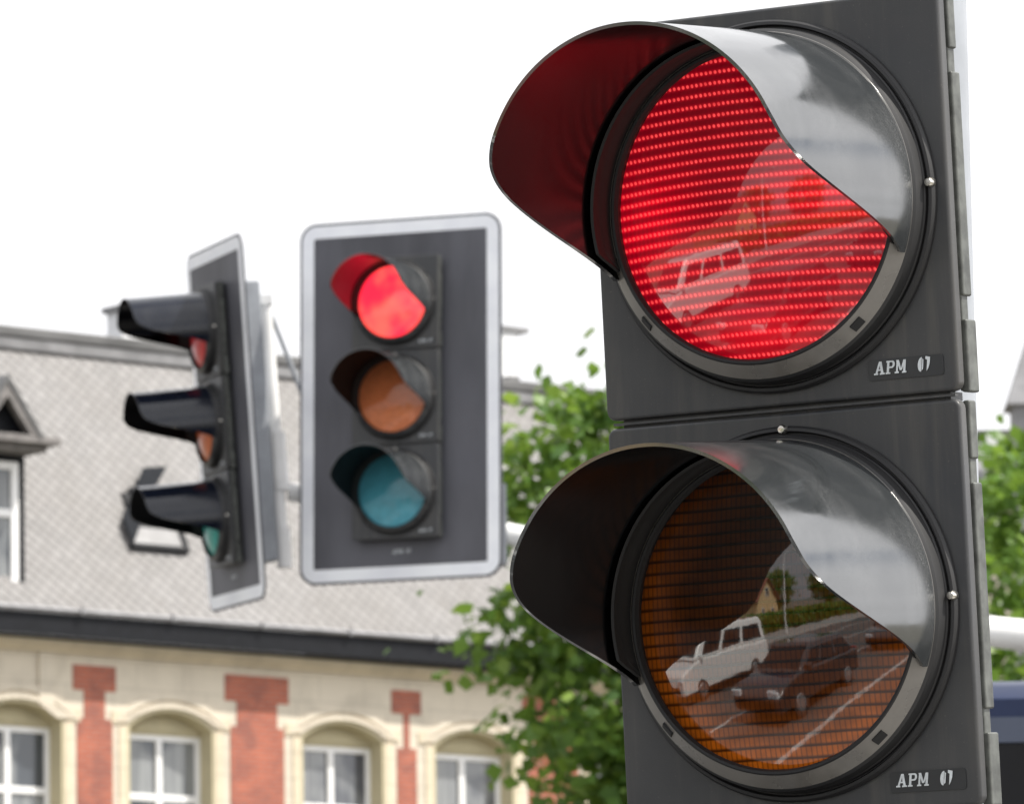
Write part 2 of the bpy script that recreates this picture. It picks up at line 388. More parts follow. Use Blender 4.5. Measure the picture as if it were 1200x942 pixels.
mb=MB(); mb.tube([rel((-.955,28.75,5.66)),rel((-.85,28.75,5.64))],.036,18); mb.build('hub',M['dark'],arm)
mb=MB(); mb.box(-6.33,-6.23,-.15,-.02,5.32,5.66); mb.build('clamp',M['steel'],arm)
mb=MB(); mb.box(-7.29,-7.215,-.06,.0,6.46,6.50); mb.build('clamp',M['galv'],arm)
tag(arm,'pale steel mast with long tapering arm carrying the hanging signals','mast')

# ------------------------------------------------------------------ building materials
def brick_mat():
    m=bpy.data.materials.new('red_brick_masonry'); m.use_nodes=True; t=NT(m); b=t.n['Principled BSDF']; v=t.obj(); x,y,z=t.xyz(v)
    br=t.new('ShaderNodeTexBrick'); t.l.new(t.comb(x,z,0.),br.inputs['Vector'])
    br.inputs['Scale'].default_value=1; br.inputs['Brick Width'].default_value=.25; br.inputs['Row Height'].default_value=.075; br.inputs['Mortar Size'].default_value=.008
    br.inputs['Color1'].default_value=(.45,.122,.068,1); br.inputs['Color2'].default_value=(.35,.092,.055,1); br.inputs['Mortar'].default_value=(.3,.2,.16,1)
    t.put(b.inputs['Base Color'],t.mix(t.sstep(t.noise(2.2,6,.7,v,.5),.40,.66,0,.65),br.outputs['Color'],(.20,.085,.07,1))); b.inputs['Roughness'].default_value=.85
    return m
def stone_mat(name,col,dirt=(.16,.14,.11),joint=True):
    m=bpy.data.materials.new(name); m.use_nodes=True; t=NT(m); b=t.n['Principled BSDF']; v=t.obj(); x,y,z=t.xyz(v)
    f=t.noise(1.3,7,.65,v,.4); c=t.mix(t.sstep(f,.42,.8,0,.35),c4(col),c4(dirt)); c=t.mix(t.sstep(t.noise(14,4,.6,v),.3,.7,0,.18),c,c4(tuple(q*.7 for q in col)))
    if joint:
        br=t.new('ShaderNodeTexBrick'); t.l.new(t.comb(x,z,0.),br.inputs['Vector'])
        br.inputs['Scale'].default_value=1; br.inputs['Brick Width'].default_value=.9; br.inputs['Row Height'].default_value=.42; br.inputs['Mortar Size'].default_value=.008
        c=t.mix(t.m('MULTIPLY',br.outputs['Fac'],.35),c,c4(dirt))
    t.put(b.inputs['Base Color'],c); b.inputs['Roughness'].default_value=.85
    bn=t.new('ShaderNodeBump'); bn.inputs['Distance'].default_value=.01; t.put(bn.inputs['Height'],f); t.l.new(bn.outputs[0],b.inputs['Normal'])
    return m
def slate_mat(name,base,k=1):
    m=bpy.data.materials.new(name); m.use_nodes=True; t=NT(m); b=t.n['Principled BSDF']; v=t.obj(); x,y,z=t.xyz(v)
    zz=t.m('MULTIPLY',z,1.155)
    u=t.m('DIVIDE',t.m('ADD',x,zz),.24); w=t.m('DIVIDE',t.m('SUBTRACT',x,zz),.24)
    cell=t.comb(t.m('FLOOR',u),t.m('FLOOR',w),0.)
    wn=t.new('ShaderNodeTexWhiteNoise',noise_dimensions='2D'); t.l.new(cell,wn.inputs['Vector'])
    fu=t.m('FRACT',u); fw=t.m('FRACT',w)
    edge=t.m('MULTIPLY',t.sstep(fw,0.,.12,.7,1.),t.sstep(fu,0.,.3))
    big=t.noise(.35,6,.6,v)
    c=t.mix(wn.outputs['Value'],c4(tuple(q*.82 for q in base)),c4(tuple(q*1.14 for q in base)))
    c=t.mix(t.sstep(big,.38,.70,0,.5),c,c4((base[0]*.72,base[1]*.68,base[2]*.62)))
    c=t.mix(t.sstep(t.noise(1.6,6,.72,t.scale(v,(2.5,2.5,.4))),.50,.72,0,.42),c,(.12,.11,.10,1))
    t.put(b.inputs['Base Color'],t.mix(edge,c4(tuple(q*.78 for q in base)),c)); b.inputs['Roughness'].default_value=.55
    bn=t.new('ShaderNodeBump'); bn.inputs['Distance'].default_value=.02; t.put(bn.inputs['Height'],t.m('ADD',edge,t.m('MULTIPLY',fw,.8))); t.l.new(bn.outputs[0],b.inputs['Normal'])
    return m
M['brick']=brick_mat()
M['stone']=stone_mat('pale_grey_stone',(.64,.575,.47))
M['cream']=stone_mat('cream_stone',(.66,.575,.43))
M['ochre']=stone_mat('ochre_plaster',(.53,.475,.32),joint=False)
M['slate']=slate_mat('pale_diamond_slate',(.163,.158,.157))
M['lead']=mat('dark_lead_flashing',(.11,.11,.11),.5,var=.35,vscale=2,stretch=(.4,1,2))
M['leadl']=mat('lighter_lead_flashing',(.2,.2,.205),.5,var=.25,vscale=2)
M['fascia']=mat('black_painted_board',(.009,.010,.013),.6,var=.25,ior=1.3)
M['gutter']=mat('zinc_gutter',(.22,.22,.23),.5,metal=.2,var=.15)
M['hatchlid']=mat('dark_blue_grey_sheet',(.010,.012,.016),.7,ior=1.2)
M['wframe']=mat('white_window_paint',(.82,.82,.82),.35,var=.03)
M['wplaster']=mat('white_plaster',(.78,.79,.8),.8,var=.06)
M['oldwood']=mat('weathered_grey_wood',(.16,.15,.145),.7,var=.3,vscale=5)
def glass_mat():
    m=bpy.data.materials.new('curtained_window_glass'); m.use_nodes=True; t=NT(m); b=t.n['Principled BSDF']; v=t.obj()
    oi=t.new('ShaderNodeObjectInfo').outputs['Random']; x,y,z=t.xyz(v)
    fold=t.noise(5,4,.6,t.scale(v,(3.,1,.08))); big=t.noise(.9,2,.5,v)
    cur=t.m('MULTIPLY',t.sstep(big,.42,.55),t.sstep(fold,.3,.7,.35,1.))
    c=t.mix(cur,t.mix(oi,(.03,.045,.05,1),(.07,.075,.09,1)),(.26,.27,.27,1))
    t.put(b.inputs['Base Color'],c); b.inputs['Roughness'].default_value=.05; b.inputs['Coat Weight'].default_value=.6; b.inputs['Coat Roughness'].default_value=.02
    return m
M['glass']=glass_mat()
M['curtain']=mat('net_curtain',(.42,.42,.42),.9,var=.2,vscale=9,stretch=(4,1,.2))

# ------------------------------------------------------------------ main building
BO=(-5.6102,107.,0); yawB=R_(38.795)
bd=empty('old_building',BO,(0,0,yawB)); tag(bd,'old cream stone and red brick building with steep pale slate roof','building')
S0,S1=-13.,11.2; TOPW=13.93
wins=[-11.3,-8.5,-5.6,-2.7,.2,3.6,6.29,9.6]
HW=.83; SPR=12.86; APX=13.14; BOT=10.75; TH=.42
def archz(c,n=18,hw=HW,spr=SPR,apx=APX):
    rise=apx-spr; Rr=(hw*hw+rise*rise)/(2*rise); zc=apx-Rr; a0=math.asin(hw/Rr)
    return [(c+Rr*math.sin(-a0+2*a0*k/n),zc+Rr*math.cos(-a0+2*a0*k/n)) for k in range(n+1)]
mb=MB()
edges=[S0]+[v for c in wins for v in (c-HW,c+HW)]+[S1]
for i in range(0,len(edges),2): mb.box(edges[i],edges[i+1],0,TH,BOT,TOPW)       # piers
for c in wins:
    pts=archz(c)
    mb.prism([(c-HW,0,TOPW)]+[(s,0,z) for s,z in pts]+[(c+HW,0,TOPW)],(0,TH,0))
mb.box(S0,S1,0,TH,0,BOT)
mb.box(S0,S0+.4,TH,11,0,TOPW); mb.box(S1-.4,S1,TH,11,0,TOPW); mb.box(S0+.4,S1-.4,10.6,11,0,TOPW)
mb.build('wall',M['stone'],bd,smooth=0)
# window surrounds, reveals and windows
for c in wins:
    mb=MB()
    o=archz(c,20,HW+.015,SPR,APX+.02); q=archz(c,20,HW-.03,SPR-.01,APX-.03)
    for k in range(20):
        mb.hexa([(o[k][0],-.012,o[k][1]),(o[k+1][0],-.012,o[k+1][1]),(q[k+1][0],-.012,q[k+1][1]),(q[k][0],-.012,q[k][1]),
                 (o[k][0],.41,o[k][1]),(o[k+1][0],.41,o[k+1][1]),(q[k+1][0],.41,q[k+1][1]),(q[k][0],.41,q[k][1])])
    mb.box(c-HW-.015,c-HW+.03,-.012,.41,BOT,SPR-.01); mb.box(c+HW-.03,c+HW+.015,-.012,.41,BOT,SPR-.01)
    mb.prism([(s,.30,z) for s,z in archz(c,18,HW-.032,SPR-.011,APX-.032)][::-1]+[(c-HW+.032,.30,12.773),(c+HW-.032,.30,12.773)],(0,.1,0))
    mb.prism([(s,.27,z) for s,z in archz(c,16,.56,12.83,13.0)][::-1],(0,.029,0))
    mb.build('window_surround',M['ochre'],bd,smooth=20)
    mb=MB()     # projecting hood mould
    for (h0,a0,h1,a1,y0) in ((.97,13.235,.87,13.165,-.055),(1.10,13.40,1.0,13.30,-.04)):
        o=archz(c,24,h0,SPR+.05,a0); q=archz(c,24,h1,SPR+.05,a1)
        for k in range(24):
            mb.hexa([(o[k][0],y0,o[k][1]),(o[k+1][0],y0,o[k+1][1]),(q[k+1][0],y0,q[k+1][1]),(q[k][0],y0,q[k][1]),
                     (o[k][0],.005,o[k][1]),(o[k+1][0],.005,o[k+1][1]),(q[k+1][0],.005,q[k+1][1]),(q[k][0],.005,q[k][1])])
    mb.build('hood_mould',M['stone'],bd,smooth=20)
    for sg in (-1,1):
        mb=MB(); e=c+sg*(HW+.02); 
        mb.box(min(e,e+sg*.16),max(e,e+sg*.16),-.02,.004,BOT,12.85)
        mb.box(min(e,e+sg*.30),max(e,e+sg*.30),-.023,.004,12.86,13.06) 
        mb.build('quoin_strip',M['cream'],bd,smooth=0,bevel=.008)
    mb=MB(); x0,x1=c-.80,c+.80; z0,z1=BOT,12.77
    fw=.085
    # frame set 0.3 m back in the reveal
    xs=(c-.80,c-.80+fw,c-.055,c+.055,c+.80-fw,c+.80)
    for a,b in ((xs[0],xs[1]),(xs[2],xs[3]),(xs[4],xs[5])): mb.box(a,b,.31,.39,z0,z1)
    for a,b in ((xs[1],xs[2]),(xs[3],xs[4])):
        for za,zb in ((z1-fw,z1),(11.73,11.84),(z0,z0+fw)): mb.box(a,b,.312,.388,za,zb)
    win=mb.build('window',M['wframe'],bd,bevel=.01)
    mb=MB()
    for a,b in ((xs[1],xs[2]),(xs[3],xs[4])):
        for za,zb in ((z0+fw,11.73),(11.84,z1-fw)): mb.box(a,b,.355,.365,za,zb)
    mb.build('pane',M['glass'],win,smooth=0)
# brick panels between windows: (shaft, cap) pieces
def brick_panel(cx,cap,shaft,low,capz=(13.37,13.76),step=12.93):
    mb=MB(); mb.box(cx-cap,cx+cap,-.014,.004,capz[0],capz[1]); mb.box(cx-shaft,cx+shaft,-.014,.004,step,capz[0]); mb.box(cx-low,cx+low,-.014,.004,BOT-1,step)
    mb.build('brick_panel',M['brick'],bd,smooth=0)
brick_panel(-1.27,.41,.2,.34); brick_panel(1.89,.63,.40,.53,(13.36,13.78),12.96); brick_panel(4.90,.30,.06,.2,(13.34,13.72),12.78)
brick_panel(7.95,.63,.40,.53,(13.36,13.78),12.96); brick_panel(-4.15,.41,.2,.34); brick_panel(-7.05,.41,.2,.34); brick_panel(-9.9,.41,.2,.34)
mb=MB(); mb.box(-2.34,-2.06,-.05,.004,13.1,13.92); mb.prism([(-2.34,-.05,13.1),(-2.06,-.05,13.1),(-1.75,-.05,12.9),(-2.0,-.05,12.9)],(0,.054,0)); mb.build('corbel',M['stone'],bd,smooth=0)
# cornice, fascia, gutter
mb=MB(); mb.box(S0-.1,S1+.1,-.12,.40,13.934,14.0); mb.box(S0-.15,S1+.15,-.22,.40,14.003,14.10); mb.build('cornice',M['cream'],bd,smooth=0,bevel=.012)
mb=MB(); mb.box(S0-.2,S1+.2,-.46,.4,14.103,14.125); mb.box(S0-.2,S1+.2,-.50,-.44,14.127,14.47); mb.build('fascia',M['fascia'],bd,smooth=0,bevel=.01)
mb=MB(); mb.tube([(S0-.2,-.53,14.515),(S1+.2,-.53,14.515)],.048,14)
for k in range(14):
    s=S0+.6+k*1.75; mb.box(s-.02,s+.02,-.6,-.46,14.46,14.57)
mb.build('gutter',M['gutter'],bd)
# mansard roof
zE,zR=14.55,19.05; yE=-.45; yR=yE+(zR-zE)/math.tan(R_(60))
mb=MB(); mb.hexa([(S0-.2,yE,zE),(S1+.2,yE,zE),(S1+.2,yE+.3,zE),(S0-.2,yE+.3,zE),(S0-.2,yR,zR),(S1+.2,yR,zR),(S1+.2,yR+.3,zR),(S0-.2,yR+.3,zR)])
roof=mb.build('roof',M['slate'],bd,smooth=0)
mb=MB(); mb.box(S0-.25,S1+.25,yR-.06,yR+.35,19.053,19.24); mb.build('roof_flashing',M['leadl'],bd,bevel=.02)
mb=MB(); mb.box(S0-.28,S1+.28,yR-.09,yR+.38,19.243,19.43); mb.hexa([(S0,yR+.3,19.2),(S1,yR+.3,19.2),(S1,11,19.2),(S0,11,19.2),(S0,yR+.3,19.4),(S1,yR+.3,19.4),(S1,11,19.0),(S0,11,19.0)][:4]+[(S0,yR+.381,19.40),(S1,yR+.381,19.40),(S1,11,19.5),(S0,11,19.5)]); mb.build('ridge_cap',M['lead'],bd,bevel=.04)
mb=MB(); mb.hexa([(S1-.1,yE+.3,zE),(S1,yE+.3,zE),(S1,10.9,zE),(S1-.1,10.9,zE),(S1-.1,yR+.3,19.2),(S1,yR+.3,19.2),(S1,10.9,19.2),(S1-.1,10.9,19.2)]); mb.build('gable_wall',M['stone'],bd)
# dormer
dm=empty('dormer',(0,0,0)); dm.parent=bd
def dpart(mb,n,m,**k): return mb.build(n,m,dm,**k)
dc=-3.5
mb=MB(); mb.box(dc-.77,dc-.675,-.22,1.6,14.7,16.93); mb.box(dc+.675,dc+.77,-.22,1.6,14.7,16.93); mb.box(dc-.675,dc+.675,-.22,.9,16.83,16.93); mb.box(dc-.77,dc+.77,-.24,.1,14.6,14.79); dpart(mb,'dormer_wall',M['fascia'],smooth=0)
mb=MB(); mb.box(dc-1.0,dc+1.0,-.9,1.4,17.03,17.15); mb.box(dc-.86,dc+.86,-.72,1.4,16.934,17.028); dpart(mb,'dormer_cornice',M['oldwood'],smooth=0,bevel=.015)
mb=MB()
for sg in (-1,1):
    P0=Vector((dc,-.92,18.06)); P1=Vector((dc+sg*.66,-.92,17.155)); d=Vector((0,2.6,0)); n=Vector((sg*.81,0,.59))*.07
    mb.prism([P0,P1,P1-n,P0-Vector((0,0,.12))],d)
dpart(mb,'dormer_roof',M['lead'],smooth=0)
mb=MB()
for sg in (-1,1):
    P0=Vector((dc,-.90,17.93)); P1=Vector((dc+sg*.58,-.90,17.152)); n=Vector((-sg*.12,0,-.1))
    mb.prism([P0,P1,P1+Vector((-sg*.14,0,0)),P0-Vector((0,0,.2))],(0,.16,0))
dpart(mb,'rake_board',M['oldwood'],smooth=0)
mb=MB(); mb.prism([(dc,-.6,17.9),(dc-.58,-.6,17.153),(dc+.58,-.6,17.153)],(0,.05,0)); dpart(mb,'tympanum',M['fascia'],smooth=0)
mb=MB()
for a,b in ((-.67,-.53),(-.07,.07),(.53,.67)): mb.box(dc+a,dc+b,-.215,-.12,14.795,16.825)
for a,b in ((-.53,-.07),(.07,.53)):
    for za,zb in ((14.795,14.95),(15.95,16.08),(16.7,16.825)): mb.box(dc+a,dc+b,-.213,-.122,za,zb)
dw=dpart(mb,'dormer_window',M['wframe'],bevel=.01)
mb=MB(); mb.box(dc-.53,dc+.53,-.17,-.16,14.95,16.7); dpart(mb,'dormer_pane',M['glass'],smooth=0)
for ch in list(dm.children): pass
# roof hatch: local axes u along the eaves, v up the slope, w out of the roof
def rp(u,v,w=0):
    c,s=math.cos(R_(60)),math.sin(R_(60)); return Vector((u,yE+v*c-w*s,zE+v*s+w*c))
mb=MB()
def rbox(mb,u0,u1,v0,v1,w0,w1): mb.hexa([rp(u0,v0,w0),rp(u1,v0,w0),rp(u1,v1,w0),rp(u0,v1,w0),rp(u0,v0,w1),rp(u1,v0,w1),rp(u1,v1,w1),rp(u0,v1,w1)])
rbox(mb,-.42,.62,1.30,1.37,.0,.10); rbox(mb,.62,.70,1.30,2.5,.0,.10); rbox(mb,-.05,.62,2.42,2.5,0,.1)
hatch=mb.build('roof_hatch',M['fascia'],bd,smooth=0)
mb=MB(); rbox(mb,-.36,.62,1.375,1.72,.0,.06); mb.build('hatch_sill',M['leadl'],hatch,smooth=0)
mb=MB(); rbox(mb,-.2,.61,1.73,2.41,.0,.05); mb.build('hatch_pane',M['fascia'],hatch,smooth=0)
mb=MB(); pl=[(-.45,1.80,.10),(.30,2.86,.14),(.78,2.92,.16),(.20,2.25,.14),(-.42,1.32,.10)]
mb.prism([rp(*p) for p in pl],rp(0,0,.03)-rp(0,0,0)); mb.build('hatch_lid',M['hatchlid'],hatch,smooth=0)
# chimneys on the far slope of the roof
for x0,x1,zt in ((1.42,2.3,20.05),(8.7,9.71,20.43)):
    mb=MB(); mb.box(x0,x1,2.95,3.4,19.3,zt); ch=mb.build('chimney',M['wplaster'],bd,smooth=0,bevel=.01)
    mb=MB(); mb.box(x0-.07,x1+.22,2.9,3.45,zt+.002,zt+.09); mb.build('chimney_cap',M['leadl'],ch,smooth=0)
mb=MB(); mb.box(9.3,9.55,2.7,2.9,19.45,19.62); mb.build('roof_vent',M['lead'],bd,smooth=0)

# ------------------------------------------------------------------ ground, road
def plain(name,mb,m): return tag(mb.build(name,m,None,smooth=0),kind='structure')
M['asphalt']=mat('asphalt',(.075,.074,.072),.85,var=.2,vscale=1.2,bump=.003,bscale=90)
M['paving']=mat('concrete_paving',(.26,.25,.235),.85,var=.12,vscale=2,bump=.002,bscale=40)
M['grassm']=mat('verge_soil_grass',(.12,.112,.085),.9,var=.35,vscale=3)
M['paint']=mat('road_paint',(.42,.42,.41),.7,var=.4,vscale=3)
M['kerb']=mat('kerb_stone',(.36,.35,.33),.8,var=.1)
mb=MB(); n=40; L=900
mb.bm.faces.new([mb.bm.verts.new(p) for p in ((-L,-L,-.02),(L,-L,-.02),(L,L,-.02),(-L,L,-.02))]); plain('ground',mb,M['grassm'])
# road frame: u along the traffic, v to the right
dv=Vector((.28,.96,0)).normalized(); pv=Vector((dv.y,-dv.x,0))
def rd(u,v,z=0): return dv*u+pv*v+Vector((0,0,z))
def sheet(name,m,u0,u1,v0,v1,z):
    mb=MB(); mb.bm.faces.new([mb.bm.verts.new(rd(*p,z)) for p in ((u0,v0),(u1,v0),(u1,v1),(u0,v1))]); return plain(name,mb,m)
sheet('road',M['asphalt'],-260,90,-17,-2.6,.0)
# cross street in front of the building
sheet('cross_street',M['asphalt'],11,24,-2.59,70,.0); 
mbk=MB()
def kb(u0,u1,v0,v1,z0=-.02,z1=.12):
    mbk.hexa([rd(u0,v0,z0),rd(u1,v0,z0),rd(u1,v1,z0),rd(u0,v1,z0),rd(u0,v0,z1),rd(u1,v0,z1),rd(u1,v1,z1),rd(u0,v1,z1)])
kb(-260,10.8,-2.6,-2.42); kb(24.2,90,-2.6,-2.42); kb(-260,90,-17.2,-17.0); kb(10.8,11.,-2.6,70); kb(24.,24.2,-2.6,70)
plain('kerb',mbk,M['kerb'])
sheet('pavement',M['paving'],-260,10.8,-2.42,3.2,.10); sheet('pavement',M['paving'],24.2,90,-2.42,8,.10); sheet('pavement',M['paving'],-260,90,-21,-17.2,.10)
# painted lines
mb=MB()
def ln(u0,u1,v,w=.14): mb.bm.faces.new([mb.bm.verts.new(rd(*p,.004)) for p in ((u0,v-w/2),(u1,v-w/2),(u1,v+w/2),(u0,v+w/2))])
ln(-60,9,-5.5); 
for k in range(-14,3): ln(k*4.2,k*4.2+(2.2),-8.4)
ln(5.2,9,-8.4)
ln(-60,9,-11.6); ln(-60,9,-14.3)
mb.bm.faces.new([mb.bm.verts.new(rd(*p,.004)) for p in ((9.4,-11.4),(9.8,-11.4),(9.8,-2.8),(9.4,-2.8))])
plain('road_marking',mb,M['paint'])

# ------------------------------------------------------------------ vehicles
M['tyre']=mat('tyre_rubber',(.02,.02,.02),.8)
M['rim']=mat('alloy_rim',(.55,.55,.56),.3,metal=.9)
M['whitepaint']=mat('white_car_paint',(.82,.82,.80),.25,var=.02,coat=1)
M['darkpaint']=mat('dark_car_paint',(.012,.013,.016),.25,var=.1,coat=1)
M['bluepaint']=mat('dark_blue_paint',(.004,.013,.05),.42,var=.05,ior=1.4)
M['bluegrey']=mat('blue_grey_paint',(.04,.052,.085),.35,var=.05)
M['cglass']=mat('car_glass',(.006,.007,.008),.03,ior=1.3)
M['coachglass']=mat('coach_glass',(.004,.004,.005),.08,ior=1.25)
M['headlamp']=mat('headlamp_glass',(.7,.72,.74),.08,coat=1)
M['tail']=mat('tail_lamp',(.35,.01,.01),.15,coat=1)
def vehicle(name,L,Wd,prof,belt,cab,paint,loc,yaw,label,cat):
    """prof: lower body silhouette (y,z); cab: (y0,y1 at belt, y2,y3 at roof, z roof)"""
    root=empty(name,loc,(0,0,yaw)); w=Wd/2
    mb=MB(); mb.prism([(-w,y,z) for y,z in prof],(Wd,0,0)); mb.build('body',paint,root,bevel=.07,seg=3)
    y0,y1,y2,y3,zt=cab; wb=w*.95; wt=w*.80
    mb=MB(); mb.hexa([(-wb,y0,belt-.02),(wb,y0,belt-.02),(wb,y1,belt-.02),(-wb,y1,belt-.02),(-wt,y2,zt),(wt,y2,zt),(wt,y3,zt),(-wt,y3,zt)])
    mb.build('cabin',paint,root,bevel=.10,seg=4)
    def P(sx,ty,tz,off=.006):   # point on the cabin side; ty 0..1 from rear to front, tz 0..1 up
        a=wb+(wt-wb)*tz; ya=y0+(y2-y0)*tz; yb=y1+(y3-y1)*tz
        return Vector((sx*(a+off),ya+(yb-ya)*ty,belt-.02+(zt-belt+.02)*tz))
    for sx in (-1,1):
        for a,b in ((.07,.36),(.40,.66),(.70,.92)):
            mb=MB(); q=[P(sx,a,.14),P(sx,b,.14),P(sx,b,.74),P(sx,a,.74)]; mb.prism(q,(sx*.006,0,0)); mb.build('side_window',M['cglass'],root,smooth=0)
    for nm,ya,yb,s in (('windscreen',y1,y3,1),('rear_window',y0,y2,-1)):
        mb=MB(); q=[]
        for sx,tz in ((-1,.14),(1,.14),(1,.88),(-1,.88)):
            a=(wb+(wt-wb)*tz)*.88; q.append(Vector((sx*a,ya+(yb-ya)*tz+s*.008,belt-.02+(zt-belt+.02)*tz)))
        mb.prism(q,(0,s*.006,.004)); mb.build(nm,M['cglass'],root,smooth=0)
    for sx in (-1,1):
        for yy in (L*.31,-L*.30):
            mb=MB(); xo=sx*(w-.10); mb.tube([(xo-.10,yy,.31),(xo+.105,yy,.31)],[.31,.31],28); wh=mb.build('wheel',M['tyre'],root,bevel=.03)
            mb=MB(); xr=xo+sx*.108; mb.tube([(xr-.006,yy,.31),(xr+.006,yy,.31)],[.2,.18],24); mb.build('rim',M['rim'],wh)
        mb=MB(); mb.box(sx*w*.78-.17,sx*w*.78+.17,L/2-.10,L/2+.012,.60,.76); mb.build('headlight',M['headlamp'],root,bevel=.04)
        mb=MB(); mb.box(sx*w*.82-.12,sx*w*.82+.12,-L/2-.012,-L/2+.08,.68,.95); mb.build('tail_light',M['tail'],root,bevel=.03)
        mb=MB(); mb.box(sx*(w+.02)-.09,sx*(w+.02)+.09,y1-.42,y1-.30,belt-.02,belt+.13); mb.build('mirror',paint,root,bevel=.03)
    mb=MB(); mb.box(-w*.7,w*.7,L/2+.0,L/2+.02,.36,.55); mb.build('grille',M['cglass'],root,bevel=.01)
    tag(root,label,cat); return root
yv=-math.atan2(dv.x,dv.y)
p=rd(-1.2,-11.9); vehicle('minivan',4.9,1.9,[(-2.45,.3),(-2.47,1.05),(-2.43,1.16),(1.5,1.16),(2.1,1.0),(2.38,.86),(2.45,.66),(2.45,.3)],1.16,(-2.42,1.75,-2.25,.85,2.0),M['whitepaint'],p,yv,'white minivan waiting in the far lane, mirrored in the lenses','van')
p=rd(-.7,-7.1); vehicle('parked_car',4.2,1.74,[(-2.1,.28),(-2.1,.9),(.9,.95),(1.85,.82),(2.08,.62),(2.1,.28)],.92,(-1.95,1.1,-1.45,.25,1.44),M['darkpaint'],p,yv,'black hatchback waiting in the middle lane, mirrored in the amber lens','car')
p=rd(-9.,-7.0); vehicle('parked_car',4.2,1.74,[(-2.1,.28),(-2.1,.9),(.9,.95),(1.85,.82),(2.08,.62),(2.1,.28)],.92,(-1.95,1.1,-1.45,.25,1.44),M['darkpaint'],p,yv,'second dark car queuing behind the black hatchback','car')
# blue coach crossing ahead, mostly hidden by the near signal
co=empty('coach',(7.0,17.3,0)); tag(co,'dark blue coach behind the right edge of the close signal','coach')
mb=MB(); pr=[(-1.25,.35),(1.25,.35),(1.25,3.22),(1.20,3.33),(1.08,3.40),(.8,3.44),(-.8,3.44),(-1.08,3.43),(-1.20,3.405),(-1.25,3.37)]
mb.prism([(-6.1,y,z) for y,z in pr],(12.2,0,0)); mb.build('body',M['bluepaint'],co,smooth=50)
mb=MB(); mb.box(-6.05,6.05,-1.268,-1.252,3.265,3.325); mb.build('side_stripe',M['bluegrey'],co)
for k in range(6):
    mb=MB(); x0=-5.9+k*1.98; mb.box(x0,x0+1.94,-1.266,-1.252,1.7,3.262); mb.build('side_window',M['coachglass'],co)
for x in (-4.2,3.4):
    mb=MB(); mb.tube([(x,-1.27,.5),(x,-.95,.5)],.5,32); wh=mb.build('wheel',M['tyre'],co); mb=MB(); mb.tube([(x,-1.285,.5),(x,-1.272,.5)],.3,24); mb.build('rim',M['rim'],wh)
    mb=MB(); mb.tube([(x,.95,.5),(x,1.27,.5)],.5,32); mb.build('wheel',M['tyre'],co)

# ------------------------------------------------------------------ trees
def leaf_mat(name,a,b,c):
    m=bpy.data.materials.new(name); m.use_nodes=True; t=NT(m); p=t.n['Principled BSDF']
    g=t.new('ShaderNodeNewGeometry'); r=g.outputs['Random Per Island']
    col=t.mix(t.sstep(r,.0,.6),c4(a),c4(b)); col=t.mix(t.sstep(r,.6,1.),col,c4(c))
    t.put(p.inputs['Base Color'],col); p.inputs['Roughness'].default_value=.45
    tr=t.new('ShaderNodeBsdfTranslucent'); t.put(tr.inputs[0],t.mix(.5,col,(.22,.32,.04,1)))
    mx=t.new('ShaderNodeMixShader'); mx.inputs[0].default_value=.45
    t.l.new(p.outputs[0],mx.inputs[1]); t.l.new(tr.outputs[0],mx.inputs[2]); t.l.new(mx.outputs[0],t.n['Material Output'].inputs[0])
    return m
M['leaf']=leaf_mat('maple_leaves',(.07,.155,.03),(.13,.245,.04),(.23,.34,.055))
M['leafy']=leaf_mat('lime_leaves',(.08,.17,.025),(.13,.25,.035),(.2,.32,.06))
M['bark']=mat('bark',(.09,.075,.06),.9,var=.35,vscale=8)
def crown_mesh(rng,rx,ry,rz,nclump,nleaf,size,clr,extra=()):
    mb=MB(); bm=mb.bm
    for i in range(nclump+len(extra)):
        while True:
            d=Vector((rng.uniform(-1,1),rng.uniform(-1,1),rng.uniform(-1,1)))
            if .25<d.length<1: break
        d=d*(.72/ max(d.length,.001))**.35 if d.length<.7 else d
        c=Vector((d.x*rx,d.y*ry,d.z*rz)) if i<nclump else Vector(extra[i-nclump]); cr=clr*rng.uniform(.6,1.25)
        for k in range(nleaf):
            o=Vector((rng.gauss(0,1),rng.gauss(0,1),rng.gauss(0,.6)))*cr*.5
            p=c+o; nrm=(Vector((rng.gauss(0,.7),rng.gauss(0,.7),rng.gauss(.7,.5)))).normalized()
            a=Vector((rng.gauss(0,1),rng.gauss(0,1),rng.gauss(-.3,.6))); u=(a-nrm*a.dot(nrm)).normalized(); w=nrm.cross(u)
            s=size*rng.uniform(.45,1.4)
            pts=[p-u*s*.5,p-u*s*.1+w*s*.42,p+u*s*.25+w*s*.22,p+u*s*.55-nrm*s*.12,p+u*s*.25-w*s*.22,p-u*s*.1-w*s*.42]
            bm.faces.new([bm.verts.new(q) for q in pts])
    return mb
def tree(loc,h,rx,rz,seed,label,leaf,nclump=150,nleaf=75,size=.16,clr=.55,group=None,extra=()):
    rng=random.Random(seed); root=empty('broadleaf_tree',loc)
    mb=MB(); top=h+rz*.35
    mb.tube([(0,0,0),(.05,.02,h*.4),(-.03,.05,h*.8),(.05,0,top)],[.2,.16,.12,.04],12)
    for k in range(11):
        a=rng.uniform(0,6.28); z0=h-rz*.8+rng.uniform(0,rz*1.1); e=Vector((math.cos(a)*rx*.75,math.sin(a)*rx*.75,z0+rz*rng.uniform(.15,.5)))
        mb.tube([(0,0,z0),e*.5+Vector((0,0,z0*.5+.08)),e],[.07,.045,.015],8)
    mb.build('trunk',M['bark'],root)
    cb=crown_mesh(rng,rx,rx,rz,nclump,nleaf,size,clr,extra)
    o=cb.build('crown',leaf,root,smooth=0,loc=(0,0,h))
    tag(root,label,'tree',group); return root
